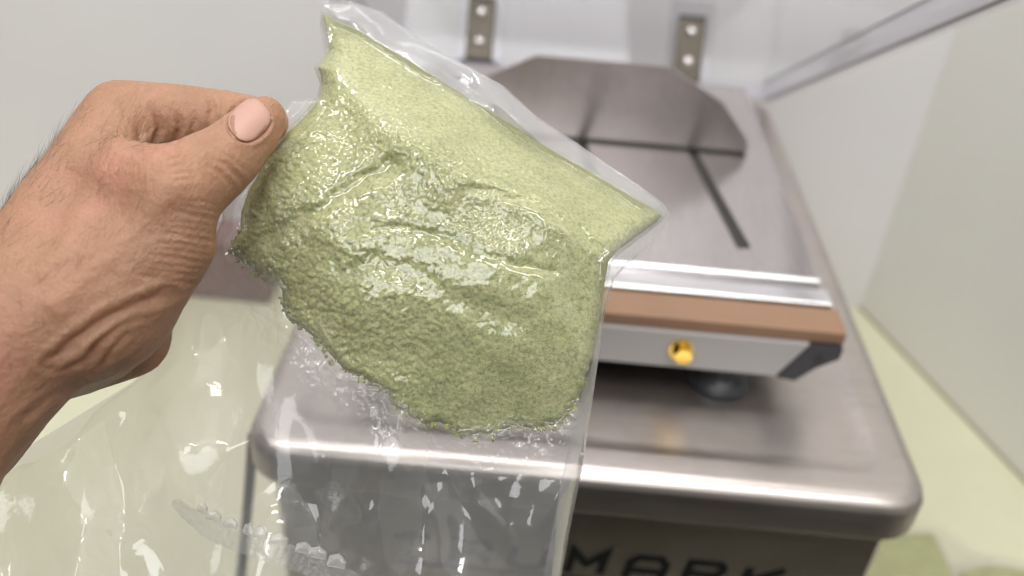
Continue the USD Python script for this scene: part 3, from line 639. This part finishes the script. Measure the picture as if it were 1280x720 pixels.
CREASE = [([(262, 196), (282, 206), (300, 222), (306, 238)], .0009, 3.0), ([(255, 204), (276, 216), (290, 234)], .0008, 3.0), ([(272, 190), (292, 200), (310, 214)], .0007, 2.5), ([(205, 214), (222, 206), (240, 208)], .0006, 3), ([(208, 222), (228, 216), (246, 216)], .0006, 3),
          ([(200, 206), (218, 198), (238, 198)], .0005, 2.5), ([(210, 228), (226, 226), (240, 224)], .0006, 2.5),
          ([(277, 258), (252, 252), (222, 250)], 0.0006, 2.2), ([(277, 267), (249, 261), (217, 256)], 0.0007, 2.6), ([(277, 276), (246, 270), (212, 262)], 0.0009, 3.0), ([(277, 285), (243, 279), (207, 277)], 0.0006, 2.2), ([(277, 294), (240, 288), (202, 283)], 0.0007, 2.6), ([(277, 303), (237, 297), (197, 289)], 0.0009, 3.0), ([(268, 312), (234, 306), (192, 304)], 0.0006, 2.2), ([(266, 321), (231, 315), (187, 310)], 0.0007, 2.6), ([(265, 330), (228, 324), (182, 316)], 0.0009, 3.0), ([(263, 339), (225, 333), (177, 331)], 0.0006, 2.2), ([(261, 348), (222, 342), (172, 337)], 0.0007, 2.6), ([(260, 357), (219, 351), (167, 343)], 0.0009, 3.0),
          ([(212, 366), (176, 380), (134, 398), (96, 424), (60, 456)], .0026, 7), ([(186, 392), (150, 408), (118, 434), (108, 462)], .0014, 5), ([(170, 408), (140, 436), (118, 470)], .0010, 4), ([(60, 470), (100, 452), (128, 430)], .001, 5), ([(20, 530), (60, 500), (100, 476)], .001, 5), ([(190, 430), (160, 452), (130, 470)], .0009, 4),
          ([(190, 184), (200, 160), (192, 132)], .0022, 4), ([(216, 184), (226, 160), (218, 134)], .0020, 4), ([(262, 156), (266, 134), (258, 114)], .0016, 4), ([(238, 172), (244, 150), (238, 132)], .0010, 3), ([(170, 186), (176, 168), (168, 150)], .0010, 4), ([(150, 180), (175, 190), (200, 188)], .0010, 6),
          ([(40, 360), (90, 330), (150, 310)], .0005, 5), ([(20, 320), (70, 300), (120, 280)], .0004, 5)]
for line, dep, wid in CREASE:
    L = LineString(line); near = (np.abs(P[:, 0] - np.mean([a for a, _ in line])) < 130) & (np.abs(P[:, 1] - np.mean([b for _, b in line])) < 130) & (facing > 0)
    dd = shapely.distance(L, shapely.points(P[near][:, :2] + 3 * np.c_[fbm(V[near] * 300, 2, 7) - .5, fbm(V[near] * 300, 2, 8) - .5]))
    end = np.minimum(1, np.minimum(np.hypot(*(P[near][:, :2] - line[0]).T), np.hypot(*(P[near][:, :2] - line[-1]).T)) / 18)
    dispn[near] += (.30 if len(line) == 3 and line[0][0] > 235 and line[0][1] > 250 else .47) * (-dep * np.exp(-(dd / wid) ** 2) + dep * .45 * np.exp(-((dd - 2 * wid) / wid) ** 2)) * end * facing[near]
ringl = LineString([tuple(np.array([312, 150]) + np.array([.74, -.67]) * 28.5 * math.cos(a) + np.array([.67, .74]) * 24.5 * math.sin(a)) for a in np.linspace(math.radians(55), math.radians(305), 40)])
dd = shapely.distance(ringl, shapely.points(P[:, :2])); near = (dd < 14) & (facing > 0) & (P[:, 2] < .315)
dispn[near] += (-.0007 * np.exp(-(dd[near] / 1.8) ** 2) + .0004 * np.exp(-((dd[near] - 5) / 3.5) ** 2)) * facing[near]
TEND = [([(150, 170), (110, 250), (60, 340)], .0010, 14), ([(214, 240), (150, 300), (70, 380)], .0010, 16)]
for line, dep, wid in TEND:
    dd = shapely.distance(LineString(line), shapely.points(P[:, :2])); dispn += dep * np.exp(-(dd / wid) ** 2) * facing
hm.vertices = V + nv * dispn[:, None]
person = start('person', 'left hand and hairy forearm gripping the bag by its side, thumb in front', 'person', tuple(cs([(60, 420, .29)])[0]))
hand_prim = part('hand', hm, SKIN, person, smooth=True)
# thumb nail, laid on the thumb's surface
V = np.array(hm.vertices); P = to_px(V); nv = np.array(hm.vertex_normals)
fr = ((nv * (V - C0)).sum(1) < 0)
tz = fr & (np.abs(P[:, 0] - 310) < 70) & (np.abs(P[:, 1] - 160) < 70) & (P[:, 2] < .301)
zh = LinearNDInterpolator(P[tz][:, :2], P[tz][:, 2])
ax = np.array([.74, -.67]); sx = np.array([.67, .74])
nc = np.array([312, 150])
ring = []
for k in range(60):
    a = 2 * math.pi * k / 60
    u_, w_ = math.cos(a), math.sin(a)
    u_ = math.copysign(abs(u_) ** .75, u_); w_ = math.copysign(abs(w_) ** .75, w_)
    ring.append(tuple(nc + ax * 27 * u_ + sx * 23 * w_))
pn, tn, dn = mesh_poly(Polygon(ring), 1.6)
zn = zh(pn); zn = np.where(np.isnan(zn), np.nanmean(zn), zn)
fit = np.c_[np.ones(len(pn)), pn - nc, (pn - nc) ** 2, (pn - nc)[:, :1] * (pn - nc)[:, 1:]]
zn = fit @ np.linalg.lstsq(fit, zn, rcond=None)[0]
part('thumb_nail', sheet_pair(cs(np.c_[pn, zn - .0001 - .0004 * np.minimum(dn / 4, 1)]), cs(np.c_[pn, zn + .0012]), tn[:, ::-1], dn), NAIL, person, smooth=True)
# hairs on the wrist and the back of the hand
rng = np.random.default_rng(8)
cand = np.nonzero((P[:, 0] > -60) & (P[:, 0] < 215) & (P[:, 1] > 130) & (P[:, 1] < 560) & (P[:, 2] < .345))[0]
wgt = np.exp(-(np.abs((P[cand, 0]) * .848 + (P[cand, 1] - 275) * .53) / 70) ** 1.6) * (P[cand, 1] > 165) + .3 * (P[cand, 1] < 350) * (P[cand, 0] < 180)
edge = np.abs((nv[cand] * ((V[cand] - C0) / np.linalg.norm(V[cand] - C0, axis=1)[:, None])).sum(1))
wgt = wgt * (1 + .8 * (edge < .35))
pick = rng.choice(cand, 640, replace=False, p=wgt / wgt.sum())
cv, cw = [], []
tdir = (CR * .35 + CU * .75)
for i in pick:
    n_ = nv[i]; t_ = tdir + rng.normal(0, .35, 3); t_ -= n_ * (t_ @ n_); t_ /= np.linalg.norm(t_)
    L = rng.uniform(.003, .0105)
    lift = rng.uniform(.08, .55)
    for k in range(6):
        s = k / 5
        q = V[i] + n_ * L * (lift * s - .35 * lift * s * s) + t_ * L * s + rng.normal(0, .00012, 3) * s
        cv.append(q); cw.append(.000062 * (1 - .75 * s))
hb = BASE[str(person.GetPath())]
bc = UsdGeom.BasisCurves.Define(stage, str(person.GetPath()) + '/hair')
bc.CreateTypeAttr('linear'); bc.CreatePointsAttr(Vt.Vec3fArray.FromNumpy((np.array(cv) - hb).astype(np.float32)))
bc.CreateCurveVertexCountsAttr(Vt.IntArray([6] * len(pick))); bc.CreateWidthsAttr(Vt.FloatArray.FromNumpy(np.array(cw, np.float32))); bc.SetWidthsInterpolation('vertex')
UsdShade.MaterialBindingAPI.Apply(bc.GetPrim()).Bind(HAIR)
tag(bc, kind='stuff')
